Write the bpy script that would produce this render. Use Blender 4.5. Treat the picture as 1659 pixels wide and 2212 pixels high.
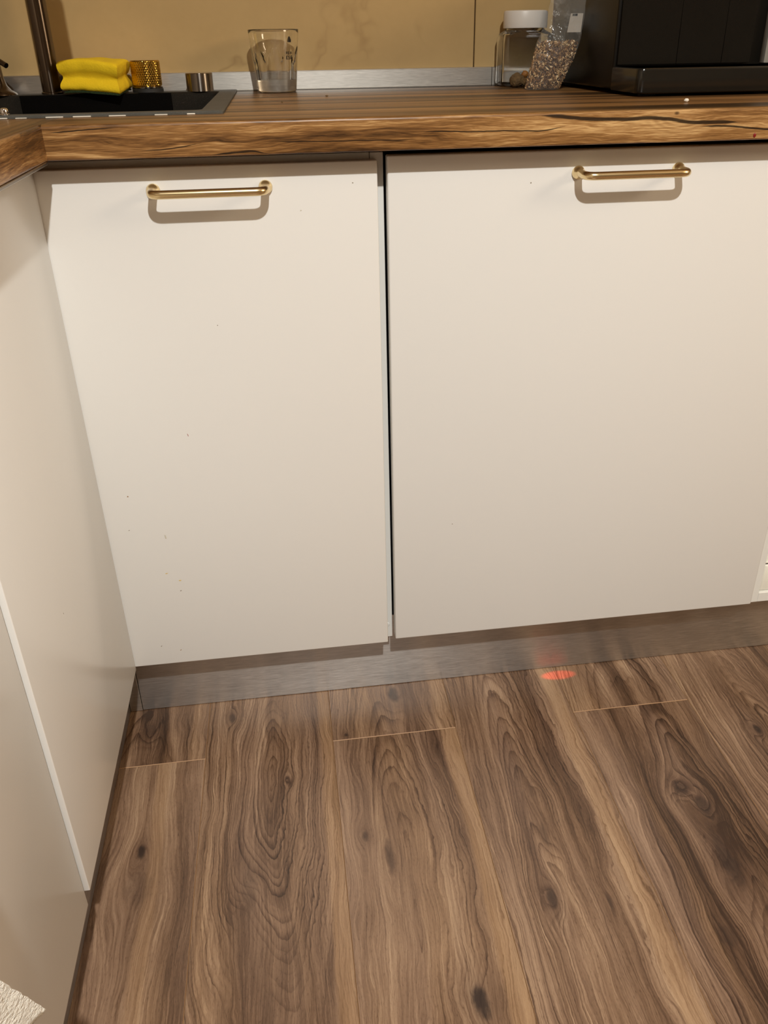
import bpy, bmesh, math, random
from mathutils import Vector, Matrix, noise as mnoise

for o in list(bpy.data.objects):
    bpy.data.objects.remove(o)
SC = bpy.context.scene
COL = SC.collection
PI = math.pi

# ------------------------------------------------------------------ camera, world, exposure
cam_d = bpy.data.cameras.new('camera')
cam = bpy.data.objects.new('camera', cam_d)
COL.objects.link(cam)
cam.location = (0.27085, -1.02942, 0.97639)
cam.rotation_euler = (1.07797, 0.01366, -0.13689)
cam_d.sensor_fit = 'VERTICAL'
cam_d.sensor_height = 36.0
cam_d.sensor_width = 27.0
cam_d.lens = 1788.17 / 2212 * 36.0
cam_d.shift_x = -26.09 / 2212
cam_d.shift_y = -56.66 / 2212
cam_d.clip_start = 0.01
SC.camera = cam

world = bpy.data.worlds.new('night')
SC.world = world
world.use_nodes = True
world.node_tree.nodes['Background'].inputs[0].default_value = (0.02, 0.022, 0.03, 1)
world.node_tree.nodes['Background'].inputs[1].default_value = 0.3
SC.view_settings.view_transform = 'Standard'
SC.view_settings.look = 'None'
SC.view_settings.gamma = 1.0
SC.view_settings.use_curve_mapping = False
SC.view_settings.exposure = 0.05
LAMP_POS = (0.46, -1.75, 2.36)
LAMP_WATTS = 252.0
LAMP_COLOUR = (1.0, 0.985, 0.93)
FILL_POS = (3.0, -1.35, 1.95)  # soft fill light added on the right, out of view
FILL_WATTS = 92.0
FILL_COLOUR = (1.0, 0.81, 0.58)

# ------------------------------------------------------------------ node expression helper
class S:
    T = None
    def __init__(s, k): s.k = k
    def __add__(a, b): return op('ADD', a, b)
    def __radd__(a, b): return op('ADD', b, a)
    def __sub__(a, b): return op('SUBTRACT', a, b)
    def __rsub__(a, b): return op('SUBTRACT', b, a)
    def __mul__(a, b): return op('MULTIPLY', a, b)
    def __rmul__(a, b): return op('MULTIPLY', b, a)
    def __truediv__(a, b): return op('DIVIDE', a, b)
    def __neg__(a): return op('MULTIPLY', a, -1.0)

def put(inp, val):
    if isinstance(val, S): S.T.links.new(val.k, inp)
    elif isinstance(val, (tuple, list)) and len(val) == 3 and inp.type == 'RGBA': inp.default_value = (*val, 1)
    else: inp.default_value = val

def op(kind, a, b=None, c=None, clamp=False):
    n = S.T.nodes.new('ShaderNodeMath'); n.operation = kind; n.use_clamp = clamp
    put(n.inputs[0], a)
    if b is not None: put(n.inputs[1], b)
    if c is not None: put(n.inputs[2], c)
    return S(n.outputs[0])
def clamp01(a): return op('ADD', a, 0.0, clamp=True)
def sqrt(a): return op('SQRT', a)
def fract(a): return op('FRACT', a)
def power(a, b): return op('POWER', a, b)
def absv(a): return op('ABSOLUTE', a)
def expneg(a): return op('EXPONENT', -a)
def sine(a): return op('SINE', a)
def smooth(a, lo, hi):
    n = S.T.nodes.new('ShaderNodeMapRange'); n.interpolation_type = 'SMOOTHSTEP'
    put(n.inputs[0], a); n.inputs[1].default_value = lo; n.inputs[2].default_value = hi
    return S(n.outputs[0])
def vec(x, y, z):
    n = S.T.nodes.new('ShaderNodeCombineXYZ')
    for i, q in enumerate((x, y, z)): put(n.inputs[i], q)
    return S(n.outputs[0])
def noise(v, scale=1.0, detail=2.0, rough=0.5, dist=0.0):
    n = S.T.nodes.new('ShaderNodeTexNoise')
    put(n.inputs['Vector'], v); n.inputs['Scale'].default_value = scale; n.inputs['Detail'].default_value = detail
    n.inputs['Roughness'].default_value = rough; n.inputs['Distortion'].default_value = dist
    return S(n.outputs[0])
def coords(kind='Object'):
    n = S.T.nodes.new('ShaderNodeTexCoord'); q = S.T.nodes.new('ShaderNodeSeparateXYZ')
    S.T.links.new(n.outputs[kind], q.inputs[0])
    return S(n.outputs[kind]), S(q.outputs[0]), S(q.outputs[1]), S(q.outputs[2])
def mix(f, a, b):
    n = S.T.nodes.new('ShaderNodeMix'); n.data_type = 'RGBA'
    put(n.inputs[0], f); put(n.inputs[6], a); put(n.inputs[7], b)
    return S(n.outputs[2])
def ramp(f, stops):
    n = S.T.nodes.new('ShaderNodeValToRGB'); put(n.inputs[0], f)
    e = n.color_ramp.elements
    while len(e) < len(stops): e.new(0.5)
    for el, (p, c) in zip(e, stops): el.position = p; el.color = (*c, 1)
    return S(n.outputs[0])
def curve1(x, pts, lo, hi, ylo, yhi):
    """piecewise curve through pts, x in [lo,hi] -> value in [ylo,yhi]"""
    n = S.T.nodes.new('ShaderNodeFloatCurve')
    put(n.inputs['Value'], clamp01((x - lo) * (1.0 / (hi - lo))))
    c = n.mapping.curves[0]
    q = [((px - lo) / (hi - lo), (py - ylo) / (yhi - ylo)) for px, py in pts]
    while len(c.points) < len(q): c.points.new(0.5, 0.5)
    for p, (a, b) in zip(c.points, q): p.location = (a, b)
    n.mapping.update()
    return S(n.outputs[0]) * (yhi - ylo) + ylo
def bump(h, strength, dist=0.001):
    n = S.T.nodes.new('ShaderNodeBump'); put(n.inputs['Height'], h)
    n.inputs['Strength'].default_value = strength; n.inputs['Distance'].default_value = dist
    return S(n.outputs[0])
MATS = {}
def material(name, fn=None, **kw):
    m = bpy.data.materials.new(name); m.use_nodes = True
    S.T = m.node_tree
    bs = m.node_tree.nodes['Principled BSDF']
    d = dict(fn() if fn else {}); d.update(kw)
    for k, q in d.items(): put(bs.inputs[k], q)
    MATS[name] = m
    return m
def srgb(r, g, b):
    f = lambda c: (c / 255 / 12.92) if c / 255 <= 0.04045 else ((c / 255 + 0.055) / 1.055) ** 2.4
    return (f(r), f(g), f(b))

# ------------------------------------------------------------------ materials
def painted(base, rough, grain=0.004):
    def fn():
        v, x, y, z = coords()
        n = noise(v, 900, 2)
        n2 = noise(v, 3.0, 2)
        return {'Base Color': mix(n2, tuple(c * 0.985 for c in base), tuple(min(1, c * 1.01) for c in base)),
                'Roughness': rough + (n - 0.5) * 0.06, 'Normal': bump(n, grain * 10, 0.0004)}
    return fn
DOORW = (0.76, 0.755, 0.735)
material('door_white', painted(DOORW, 0.36))
material('panel_white', painted(DOORW, 0.24, 0.002))
material('carcass_white', painted((0.78, 0.78, 0.75), 0.4))
material('room_paint', painted((0.34, 0.28, 0.21), 0.8))
material('ceiling_paint', painted((0.50, 0.43, 0.34), 0.9))
material('dark_void', None, **{'Base Color': (0.012, 0.011, 0.010), 'Roughness': 0.7})
material('rubber', None, **{'Base Color': (0.02, 0.02, 0.02), 'Roughness': 0.6})

def brass():
    v, x, y, z = coords()
    n = noise(vec(x * 40, y * 2000, z * 2000), 1.0, 2)
    return {'Base Color': (0.84, 0.67, 0.38), 'Metallic': 1.0, 'Roughness': 0.25 + (n - 0.5) * 0.12}
material('brass', brass)
material('gold_knurl', None, **{'Base Color': (0.58, 0.36, 0.07), 'Metallic': 1.0, 'Roughness': 0.16})

def steel_brushed(axis, base, rough, aniso):
    def fn():
        v, x, y, z = coords()
        a, b = (x, y) if axis == 'x' else (y, x)
        n = noise(vec(a * 45, b * 10, z * 900), 1.0, 4, 0.65)
        n2 = noise(vec(a * 5, b * 3, z * 12), 1.0, 2)
        tg = S.T.nodes.new('ShaderNodeCombineXYZ')
        put(tg.inputs[2], 1.0)
        return {'Base Color': mix(clamp01((n - 0.3) * 2.5), tuple(c * 0.72 for c in base), base), 'Metallic': 1.0,
                'Roughness': rough + (n - 0.5) * 0.12 + (n2 - 0.5) * 0.08,
                'Anisotropic': aniso, 'Tangent': S(tg.outputs[0]), 'Normal': bump(n, 0.12, 0.0004)}
    return fn
material('kick_steel', steel_brushed('x', (0.64, 0.61, 0.58), 0.38, 0.85))
material('kick_steel_left', steel_brushed('y', (0.52, 0.49, 0.46), 0.36, 0.85))
material('strip_steel', steel_brushed('x', (0.62, 0.59, 0.54), 0.42, 0.7))
def turned(base, rough):
    def fn():
        tg = S.T.nodes.new('ShaderNodeCombineXYZ'); put(tg.inputs[2], 1.0)
        v, x, y, z = coords(); n = noise(vec(x * 30, y * 30, z * 2500), 1.0, 2)
        return {'Base Color': base, 'Metallic': 1.0, 'Roughness': rough + (n - 0.5) * 0.08, 'Anisotropic': 0.92, 'Tangent': S(tg.outputs[0])}
    return fn
material('steel_turned', turned((0.34, 0.30, 0.26), 0.24))
material('chrome', None, **{'Base Color': (0.8, 0.8, 0.8), 'Metallic': 1.0, 'Roughness': 0.06})
material('gunmetal', turned((0.17, 0.135, 0.105), 0.20))
material('sealant', None, **{'Base Color': (0.75, 0.72, 0.64), 'Roughness': 0.35})

def granite(dark, light):
    def fn():
        v, x, y, z = coords()
        n = noise(v, 700, 2); n2 = noise(v, 40, 3)
        return {'Base Color': mix(smooth(n, 0.56, 0.72), mix(n2, dark, tuple(c * 1.6 for c in dark)), light), 'Roughness': 0.55, 'Specular IOR Level': 0.25, 'Normal': bump(n, 0.08, 0.0004)}
    return fn
material('sink_granite', granite((0.014, 0.0115, 0.0085), (0.036, 0.030, 0.022)), **{'Specular IOR Level': 0.12})
material('sink_black', granite((0.0015, 0.0012, 0.0009), (0.006, 0.005, 0.004)), **{'Specular IOR Level': 0.06, 'Roughness': 0.7})
material('sink_rim', granite((0.060, 0.058, 0.050), (0.11, 0.105, 0.09)))

def marble_tile():
    v, x, y, z = coords()
    a = noise(v, 3.0, 6, 0.6, 0.3)
    fine = noise(v, 90, 3)
    b = noise(v, 2.3, 5, 0.52, 0.25)
    vein = power(1.0 - clamp01(absv(b - 0.5) * 90.0), 1.5) * smooth(noise(v, 7.0, 2), 0.46, 0.60)
    col = mix(clamp01((a - 0.3) * 2.2), srgb(188, 158, 108), srgb(207, 177, 124))
    col = mix((fine - 0.35) * 0.35, col, srgb(182, 152, 102))
    return {'Base Color': mix(vein * 0.34, col, srgb(128, 94, 50)), 'Roughness': 0.3}
material('marble_tile', marble_tile)
material('grout', None, **{'Base Color': srgb(100, 80, 52), 'Roughness': 0.9})

# --- wood of the worktop
CRACKS = [
    ([(0.572, 0.8994), (0.5912, 0.8987), (0.6244, 0.8953), (0.6745, 0.8936), (0.7024, 0.8942), (0.7252, 0.8928), (0.7542, 0.8884), (0.7945, 0.8878), (0.8177, 0.8866)], 0.0016),
    ([(0.765, 0.8835), (0.807, 0.8828), (0.8307, 0.8800), (0.90, 0.8771)], 0.0008),
    ([(0.4332, 0.8864), (0.4624, 0.8860), (0.4945, 0.8848), (0.5268, 0.885), (0.554, 0.8842), (0.5759, 0.8838), (0.5949, 0.8867), (0.605, 0.889)], 0.0005),
    ([(0.0291, 0.8954), (0.0497, 0.8962), (0.0789, 0.8978), (0.108, 0.8990)], 0.0005),
    ([(0.2, 0.8686), (0.2279, 0.8704), (0.2458, 0.8713), (0.2583, 0.869), (0.2684, 0.8673)], 0.0009),
    ([(0.2695, 0.8807), (0.3258, 0.8791), (0.3883, 0.8789), (0.4041, 0.878), (0.4305, 0.8792)], 0.0004),
    ([(0.1236, 0.8748), (0.1685, 0.8777), (0.194, 0.8822)], 0.0004),
]
def worktop_wood(axis):
    def fn():
        v, x, y, z = coords()
        l, c0 = (x, y) if axis == 'x' else (y, x)
        sgn = 1.0 if axis == 'x' else -1.0
        c = z + c0 * (0.30 * sgn)
        big = noise(vec(l * 2.6, c * 12.0, 3.1 if axis == 'x' else 8.2), 1.0, 3, 0.55, 0.6)
        warp = noise(vec(l * 9.0, c * 34.0, 5.7), 1.0, 3, 0.55)
        cw = c + (warp - 0.5) * 0.022 + (big - 0.5) * 0.03
        band = noise(vec(l * 1.6, cw * 85.0, 1.3), 1.0, 3, 0.55)
        ring = noise(vec(l * 11.0, cw * 330.0, 7.7), 1.0, 4, 0.7)
        fib = noise(vec(l * 45.0, c * 1500.0, 2.2), 1.0, 3, 0.6)
        t = clamp01((band - 0.5) * 1.5 + (ring - 0.5) * 1.1 + (big - 0.5) * 1.5 + (fib - 0.5) * 1.1 + 0.5)
        col = ramp(t, [(0.04, srgb(64, 42, 22)), (0.34, srgb(118, 82, 45)), (0.60, srgb(154, 113, 67)), (0.94, srgb(212, 174, 120))])
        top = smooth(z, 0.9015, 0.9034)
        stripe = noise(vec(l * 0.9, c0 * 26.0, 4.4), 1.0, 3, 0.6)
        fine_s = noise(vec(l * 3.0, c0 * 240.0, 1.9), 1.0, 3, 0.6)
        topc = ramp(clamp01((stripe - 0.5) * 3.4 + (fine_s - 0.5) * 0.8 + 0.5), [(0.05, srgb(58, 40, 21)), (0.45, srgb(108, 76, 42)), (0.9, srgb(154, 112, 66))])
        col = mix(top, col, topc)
        if axis == 'x':
            front = op('LESS_THAN', y, -0.0315)
            wob = (noise(vec(x * 60, z * 60, 1.0), 1.0, 3) - 0.5) * 0.0014
            crack = None
            for pts, w in CRACKS:
                lo, hi = pts[0][0], pts[-1][0]
                zc = curve1(x, pts, lo, hi, 0.862, 0.906)
                inside = smooth(x, lo, lo + 0.02) * (1.0 - smooth(x, hi - 0.025, hi))
                d = absv(z - zc + wob)
                k = (1.0 - smooth(d / (inside * w + 0.00005), 0.75, 1.6)) * op('GREATER_THAN', inside, 0.02)
                crack = k if crack is None else op('MAXIMUM', crack, k)
            # knot at the right and the swirl below it
            dx = (x - 0.7355) * 1.0; dz = z - 0.8985
            r = sqrt(dx * dx * 0.35 + dz * dz)
            knot = (1.0 - smooth(r, 0.0006, 0.0026))
            dx2 = (x - 0.745); dz2 = z - 0.8925
            r2 = sqrt(dx2 * dx2 * 0.12 + dz2 * dz2)
            sw = (sine(r2 * 1700.0 + (warp - 0.5) * 6) * 0.5 + 0.5) * (1.0 - smooth(r2, 0.010, 0.022)) * op('LESS_THAN', dz2, 0.001)
            col = mix(sw * front * 0.32, col, srgb(112, 74, 36))
            col = mix(clamp01(knot * front * 0.8), col, srgb(60, 36, 16))
            col = mix(clamp01(crack * front * 0.93), col, srgb(34, 24, 16))
        return {'Base Color': col, 'Roughness': 0.33 + (fib - 0.5) * 0.1, 'Specular IOR Level': 0.35, 'Normal': bump(fib, 0.10, 0.0004)}
    return fn
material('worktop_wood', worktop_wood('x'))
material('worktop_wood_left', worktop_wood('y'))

# --- laminate planks
def plank_wood(cx, seed, pith=0.0, d0=0.05, slope=0.12, y0=-0.25, freq=210.0, ringamp=1.0, dark=(), light=(), knots=(), tone=0.0, warm=0.0, wav=1.0):
    """cx plank centre; growth rings round a tilted pith line give the cathedral figure; bands are (u0,u1,strength); knots (x,y,rx,ry,bulge,core)"""
    def fn():
        v, x, y, z = coords()
        u = x - cx
        n1 = noise(vec(u * 7, y * 2.6, seed), 1.0, 3, 0.55)
        n2 = noise(vec(u * 30, y * 11.0, seed + 3.3), 1.0, 4, 0.62)
        n3 = noise(vec(x * 120, y * 55.0, seed + 5.1), 1.0, 3, 0.6)
        uw = u + (n1 - 0.5) * (0.062 * wav) + (n2 - 0.5) * (0.014 * wav)
        core = None; halo = None
        for (kx, ky, rx, ry, bulge, kd) in knots:
            dx = x - kx + (n2 - 0.5) * (rx * 1.6); dy = y - ky + (n1 - 0.5) * (ry * 1.2)
            q2 = dx * dx * (1 / rx ** 2) + dy * dy * (1 / ry ** 2)
            g = expneg(q2 * 0.14)
            uw = uw - g * dx * bulge
            cc = (1.0 - smooth(q2 + (n3 - 0.5) * 1.6, 0.1, 1.25)) * kd
            hh = expneg(q2 * 0.30) * kd
            core = cc if core is None else op('MAXIMUM', core, cc)
            halo = hh if halo is None else op('MAXIMUM', halo, hh)
        up = uw - pith
        dep = (y - y0) * slope + d0 + (n1 - 0.5) * 0.03
        r = sqrt(up * up + dep * dep)
        if halo is not None: r = r + halo * 0.016
        wobble = noise(vec(r * 60.0, seed, 0.0), 1.0, 2)
        ph = r * freq + (wobble - 0.5) * 3.2 + (n2 - 0.5) * 1.3 + (n3 - 0.5) * 0.35
        t = fract(ph)
        idx = op('FLOOR', ph)
        wgt = smooth(noise(vec(idx * 3.71, seed * 1.7, y * 2.0), 1.0, 1), 0.36, 0.66)
        rl = power(t, 3.2) * (1.0 - smooth(t, 0.9, 1.0)) * (wgt * 0.85 + 0.15)
        soft = noise(vec(r * freq * 0.42, seed + 2.0, y * 0.8), 1.0, 2)
        band = noise(vec(uw * 30, y * 0.9, seed + 9.1), 1.0, 4, 0.6)
        patch = noise(vec(u * 7, y * 3.2, seed + 21.0), 1.0, 3, 0.5)
        fib = noise(vec(uw * 560, y * 13, seed), 1.0, 3, 0.62)
        pore = noise(vec(x * 900, y * 170, seed + 1.0), 1.0, 2, 0.6)
        rmask = smooth(noise(vec(u * 9, y * 3.4, seed + 40.0), 1.0, 2), 0.30, 0.58) * ringamp
        val = 0.55 + (band - 0.5) * 1.0 + (soft - 0.5) * (rmask * 0.75) + (patch - 0.5) * 0.5 + (fib - 0.5) * 0.78 + tone - rl * rmask * 0.60 - smooth(pore, 0.56, 0.74) * 0.16 + (1.0 - smooth(pore, 0.28, 0.42)) * 0.07
        for (a, b, s) in dark: val = val - smooth(uw, a - 0.008, a + 0.008) * (1.0 - smooth(uw, b - 0.008, b + 0.008)) * s
        lg = None
        for (a, b, s) in light:
            k = smooth(uw * 0.35 + u * 0.65, a - 0.003, a + 0.004) * (1.0 - smooth(uw * 0.2 + u * 0.8, b - 0.004, b + 0.004)) * s
            val = val + k * 0.14; lg = k if lg is None else lg + k
        col = ramp(clamp01(val), [(0.05, srgb(56, 39, 28)), (0.33, srgb(95, 71, 53)), (0.58, srgb(130, 103, 81)), (0.95, srgb(176, 149, 121))])
        if lg is not None: col = mix(clamp01(lg * (fib * 0.5 + 0.15)), col, srgb(152, 117, 78))
        hue = noise(vec(uw * 14, y * 1.3, seed + 60.0), 1.0, 2)
        col = mix(clamp01((hue - 0.44) * 2.4) * (0.5 + warm), col, mix(clamp01(val), srgb(70, 50, 41), srgb(160, 133, 115)))
        col = mix(clamp01((0.44 - hue) * 3.0) * 0.5, col, mix(clamp01(val), srgb(74, 47, 27), srgb(176, 138, 94)))
        if core is not None:
            col = mix(clamp01(halo * 0.5), col, srgb(74, 53, 42))
            col = mix(clamp01(core * 0.92), col, srgb(38, 28, 25))
        return {'Base Color': col, 'Roughness': 0.38 + (fib - 0.5) * 0.18, 'Normal': bump(fib * 0.7 - rl * rmask * 0.5, 0.2, 0.0005)}
    return fn

# ------------------------------------------------------------------ mesh helpers
def tagit(o, label=None, cat=None, group=None, kind=None):
    if label: o['label'] = label
    if cat: o['category'] = cat
    if group: o['group'] = group
    if kind: o['kind'] = kind
    return o
def thing(name, loc, label=None, cat=None, group=None, kind=None, rz=0.0):
    o = bpy.data.objects.new(name, None); COL.objects.link(o)
    o.location = loc; o.rotation_euler = (0, 0, rz); o.empty_display_size = 0.02
    return tagit(o, label, cat, group, kind)
def link(name, bm, mat, parent=None, loc=(0, 0, 0), smooth_ang=None, world=True):
    """make an object of the bmesh. bm is in world coordinates when world=True; parent offset is removed so shading stays in local space of the parent"""
    me = bpy.data.meshes.new(name)
    bmesh.ops.recalc_face_normals(bm, faces=bm.faces)
    bm.to_mesh(me); bm.free()
    for m in (mat if isinstance(mat, (list, tuple)) else [mat]): me.materials.append(MATS[m] if isinstance(m, str) else m)
    o = bpy.data.objects.new(name, me); COL.objects.link(o)
    if parent is not None: o.parent = parent
    o.location = loc
    if smooth_ang is not None:
        for p in me.polygons: p.use_smooth = True
        try: me.set_sharp_from_angle(angle=math.radians(smooth_ang))
        except Exception: pass
    return o
def rel(parent):
    """location that keeps world-coordinate meshes in place below a translated parent"""
    p = Vector((0, 0, 0)); q = parent
    while q is not None:
        p -= Vector(q.location); q = q.parent
    return p
def wlink(name, bm, mat, parent=None, smooth_ang=None):
    return link(name, bm, mat, parent, rel(parent) if parent is not None else (0, 0, 0), smooth_ang)
def box(bm, x0, x1, y0, y1, z0, z1, bev=0.0, seg=2, mi=0):
    r = bmesh.ops.create_cube(bm, size=1.0)
    vs = r['verts']
    for v in vs:
        v.co = Vector(((x0 + x1) / 2 + v.co.x * (x1 - x0), (y0 + y1) / 2 + v.co.y * (y1 - y0), (z0 + z1) / 2 + v.co.z * (z1 - z0)))
    fs = list({f for v in vs for f in v.link_faces})
    for f in fs: f.material_index = mi
    if bev > 0:
        es = list({e for v in vs for e in v.link_edges})
        bmesh.ops.bevel(bm, geom=es, offset=bev, segments=seg, profile=0.5, affect='EDGES', clamp_overlap=True)
    return vs
def B(*a, **k):
    bm = bmesh.new(); box(bm, *a, **k); return bm
def lathe(bm, prof, c=(0, 0, 0), n=48, cap=True, rfun=None, mi=0):
    rings = []
    for (r, z) in prof:
        ring = []
        for i in range(n):
            a = 2 * PI * i / n
            rr = rfun(r, z, a) if rfun else r
            ring.append(bm.verts.new((c[0] + rr * math.cos(a), c[1] + rr * math.sin(a), c[2] + z)))
        rings.append(ring)
    for a, b in zip(rings, rings[1:]):
        for i in range(n):
            f = bm.faces.new((a[i], a[(i + 1) % n], b[(i + 1) % n], b[i])); f.material_index = mi
    if cap:
        for ring in (rings[0], rings[-1]):
            f = bm.faces.new(ring); f.material_index = mi
    return rings
def tube(bm, pts, rad, n=16, cap=True):
    """sweep a circle along pts; rad number or list"""
    P = [Vector(p) for p in pts]
    rads = rad if isinstance(rad, (list, tuple)) else [rad] * len(P)
    up = Vector((0, 0, 1)); prev = None; rings = []
    for i, p in enumerate(P):
        t = (P[min(i + 1, len(P) - 1)] - P[max(i - 1, 0)]).normalized()
        if prev is None:
            a = t.cross(up)
            if a.length < 1e-4: a = t.cross(Vector((0, 1, 0)))
            a.normalize()
        else:
            a = (prev - t * prev.dot(t)).normalized()
        prev = a; b = t.cross(a)
        rings.append([bm.verts.new(p + (a * math.cos(2 * PI * k / n) + b * math.sin(2 * PI * k / n)) * rads[i]) for k in range(n)])
    for A, C in zip(rings, rings[1:]):
        for k in range(n): bm.faces.new((A[k], A[(k + 1) % n], C[(k + 1) % n], C[k]))
    if cap: bm.faces.new(rings[0]); bm.faces.new(rings[-1])
def fillet_path(pts, r, n=8):
    out = [Vector(pts[0])]
    for a, b, c in zip(pts, pts[1:], pts[2:]):
        a, b, c = Vector(a), Vector(b), Vector(c)
        p = b + (a - b).normalized() * r; q = b + (c - b).normalized() * r
        for i in range(n + 1):
            t = i / n
            out.append(p * (1 - t) ** 2 + b * 2 * t * (1 - t) + q * t * t)
    out.append(Vector(pts[-1]))
    return out
def extrude_profile(bm, prof, axis, a0, a1, mi=0):
    """prof = closed list of 2-D points; axis 'x': points are (y,z); axis 'y': points are (x,z)"""
    def mk(a): return [bm.verts.new((a, p, q) if axis == 'x' else (p, a, q)) for p, q in prof]
    A, C = mk(a0), mk(a1); n = len(prof)
    for i in range(n): bm.faces.new((A[i], A[(i + 1) % n], C[(i + 1) % n], C[i])).material_index = mi
    bm.faces.new(A).material_index = mi; bm.faces.new(C).material_index = mi

# ------------------------------------------------------------------ room shell
ZC, ZT, ZB = 0.867, 0.9035, 0.1396      # worktop underside and top, door underside
YW = 0.597                              # tiled wall
struct = lambda o: tagit(o, kind='structure')
struct(wlink('wall_back', B(-0.66, 3.2, YW + 0.008, YW + 0.10, 0, 2.5), 'grout'))
wall_back = bpy.data.objects['wall_back']
for row in range(3):
    for (x0, x1) in ((-0.66, -0.567), (-0.565, 0.6335), (0.6355, 1.834), (1.836, 3.2)):
        z0 = 0.86 + row * 0.6
        wlink('tile', B(x0, x1, YW, YW + 0.0085, z0 + 0.001, min(z0 + 0.599, 2.5), bev=0.0008, seg=1), 'marble_tile', wall_back)
struct(wlink('wall_left', B(-0.76, -0.66, -4.4, YW + 0.10, 0, 2.5), 'room_paint'))
struct(wlink('wall_right', B(3.2, 3.3, -4.4, YW + 0.10, 0, 2.5), 'room_paint'))
struct(wlink('wall_rear', B(-0.76, 3.3, -4.5, -4.4, 0, 2.5), 'room_paint'))
struct(wlink('ceiling', B(-0.76, 3.3, -4.5, YW + 0.1, 2.5, 2.6), 'ceiling_paint'))
floor = struct(wlink('floor', B(-0.66, 3.2, -4.4, YW + 0.008, -0.03, -0.010), 'dark_void'))

material('plank_edge', None, **{'Base Color': srgb(168, 132, 96), 'Roughness': 0.5})
P0, PW = 0.0921, 0.198
def plank(k, y0, y1, mat):
    x0 = P0 + (k - 1) * PW; x1 = x0 + PW
    x0 = max(x0, -0.66); x1 = min(x1, 3.2); y0 = max(y0, -4.4); y1 = min(y1, YW)
    if x1 - x0 < 0.01 or y1 - y0 < 0.02: return
    bm = bmesh.new()
    g = 0.0002; c = 0.0007; zt, zb = 0.0, -0.0095
    a0, a1, b0, b1 = x0 + g, x1 - g, y0 + g, y1 - g
    lo = [bm.verts.new(p) for p in ((a0, b0, zb), (a1, b0, zb), (a1, b1, zb), (a0, b1, zb))]
    md = [bm.verts.new(p) for p in ((a0, b0, zt - c * .7), (a1, b0, zt - c * .7), (a1, b1, zt - c * .7), (a0, b1, zt - c * .7))]
    ci, cj = c * 0.5, c
    tp = [bm.verts.new(p) for p in ((a0 + ci, b0 + cj, zt), (a1 - ci, b0 + cj, zt), (a1 - ci, b1 - cj, zt), (a0 + ci, b1 - cj, zt))]
    bm.faces.new(tp); bm.faces.new(lo)
    for i in range(4):
        j = (i + 1) % 4
        bm.faces.new((lo[i], lo[j], md[j], md[i])).material_index = 1
        bm.faces.new((md[i], md[j], tp[j], tp[i])).material_index = 1
    wlink('plank', bm, [mat, 'plank_edge'], floor)
def cxk(k): return P0 + (k - 0.5) * PW
PL = 1.285
# rows seen in the photograph: 0 (against the left units) to 5
row_end = {0: -0.0655, 1: 0.585, 2: -0.058, 3: 0.58, 4: -0.0535, 5: 0.57}
spec = {
 (0, 0): dict(seed=1.1, tone=-0.06, dark=[(0.0, 0.035, .16)], light=[(0.075, 0.094, .5)], knots=[(0.0, 0.01, .008, .016, .4, .35)]),
 (0, 1): dict(seed=2.7, pith=0.09, d0=0.06, slope=.05, freq=120, ringamp=.5, tone=0.02, dark=[(0.062, 0.099, .12)], light=[(0.028, 0.048, .5)],
             knots=[(0.0157, -0.2244, .006, .013, .8, .9), (0.018, -0.285, .02, .03, .8, .22)]),
 (1, 0): dict(seed=5.2, pith=0.005, d0=0.018, slope=.20, y0=-0.02, freq=260, tone=-0.02, dark=[(0.045, 0.075, .14)], light=[(0.078, 0.099, .8)],
             knots=[(0.1308, 0.018, .006, .012, .6, .6), (0.2163, -0.1245, .004, .007, .9, .4), (0.165, -0.30, .012, .05, .5, .25), (0.19, -0.47, .012, .03, .5, .2)]),
 (2, 0): dict(seed=8.8, tone=0.0, dark=[(0.02, 0.055, .18)], light=[(0.074, 0.099, .5)], knots=[(0.3978, 0.033, .011, .020, .7, .75), (0.312, -0.048, .003, .004, .5, .8)]),
 (2, 1): dict(seed=9.9, pith=-0.02, d0=0.012, slope=.12, y0=-0.30, freq=190, ringamp=.8, tone=0.02, warm=.2, dark=[(0.045, 0.07, .26)], light=[(0.072, 0.099, .75)],
             knots=[(0.3228, -0.2443, .005, .010, 1.0, .6), (0.352, -0.283, .006, .030, 1.0, .42), (0.4304, -0.487, .014, .022, .5, .95)]),
 (3, 0): dict(seed=12.4, pith=-0.02, d0=0.02, slope=.10, y0=-0.33, freq=240, tone=0.0, dark=[(0.025, 0.06, .16)], light=[(0.068, 0.092, .6)],
             knots=[(0.5507, -0.3724, .008, .016, 1.0, .7), (0.5696, -0.275, .006, .02, .8, .3), (0.573, -0.2, .005, .012, .7, .15), (0.622, -0.385, .003, .02, .3, .5)]),
 (4, 0): dict(seed=15.5, tone=-0.05, dark=[(-0.01, 0.012, .3), (0.03, 0.06, .14)], light=[(-0.095, -0.055, .25)]),
 (4, 1): dict(seed=17.3, pith=0.03, d0=0.05, slope=.10, y0=-0.2, freq=230, tone=-0.06, warm=.2, dark=[(-0.085, -0.02, .12)], light=[(-0.06, -0.045, .2)],
             knots=[(0.7904, -0.2301, .012, .014, .9, .55), (0.8105, -0.2628, .012, .02, .9, .55), (0.799, -0.345, .012, .05, .6, .6), (0.748, -0.4533, .010, .018, .6, .4)]),
 (5, 0): dict(seed=20.6, pith=0.0, d0=0.02, slope=.14, y0=-0.05, freq=220, tone=-0.02, knots=[(0.9633, -0.136, .006, .011, .8, .8)]),
}
generic = []
for i in range(3):
    generic.append(material('plank_wood_far_%d' % i, plank_wood(0.3 * i, 31.0 + 7 * i, d0=0.05, slope=0.06, freq=200)))
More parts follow.
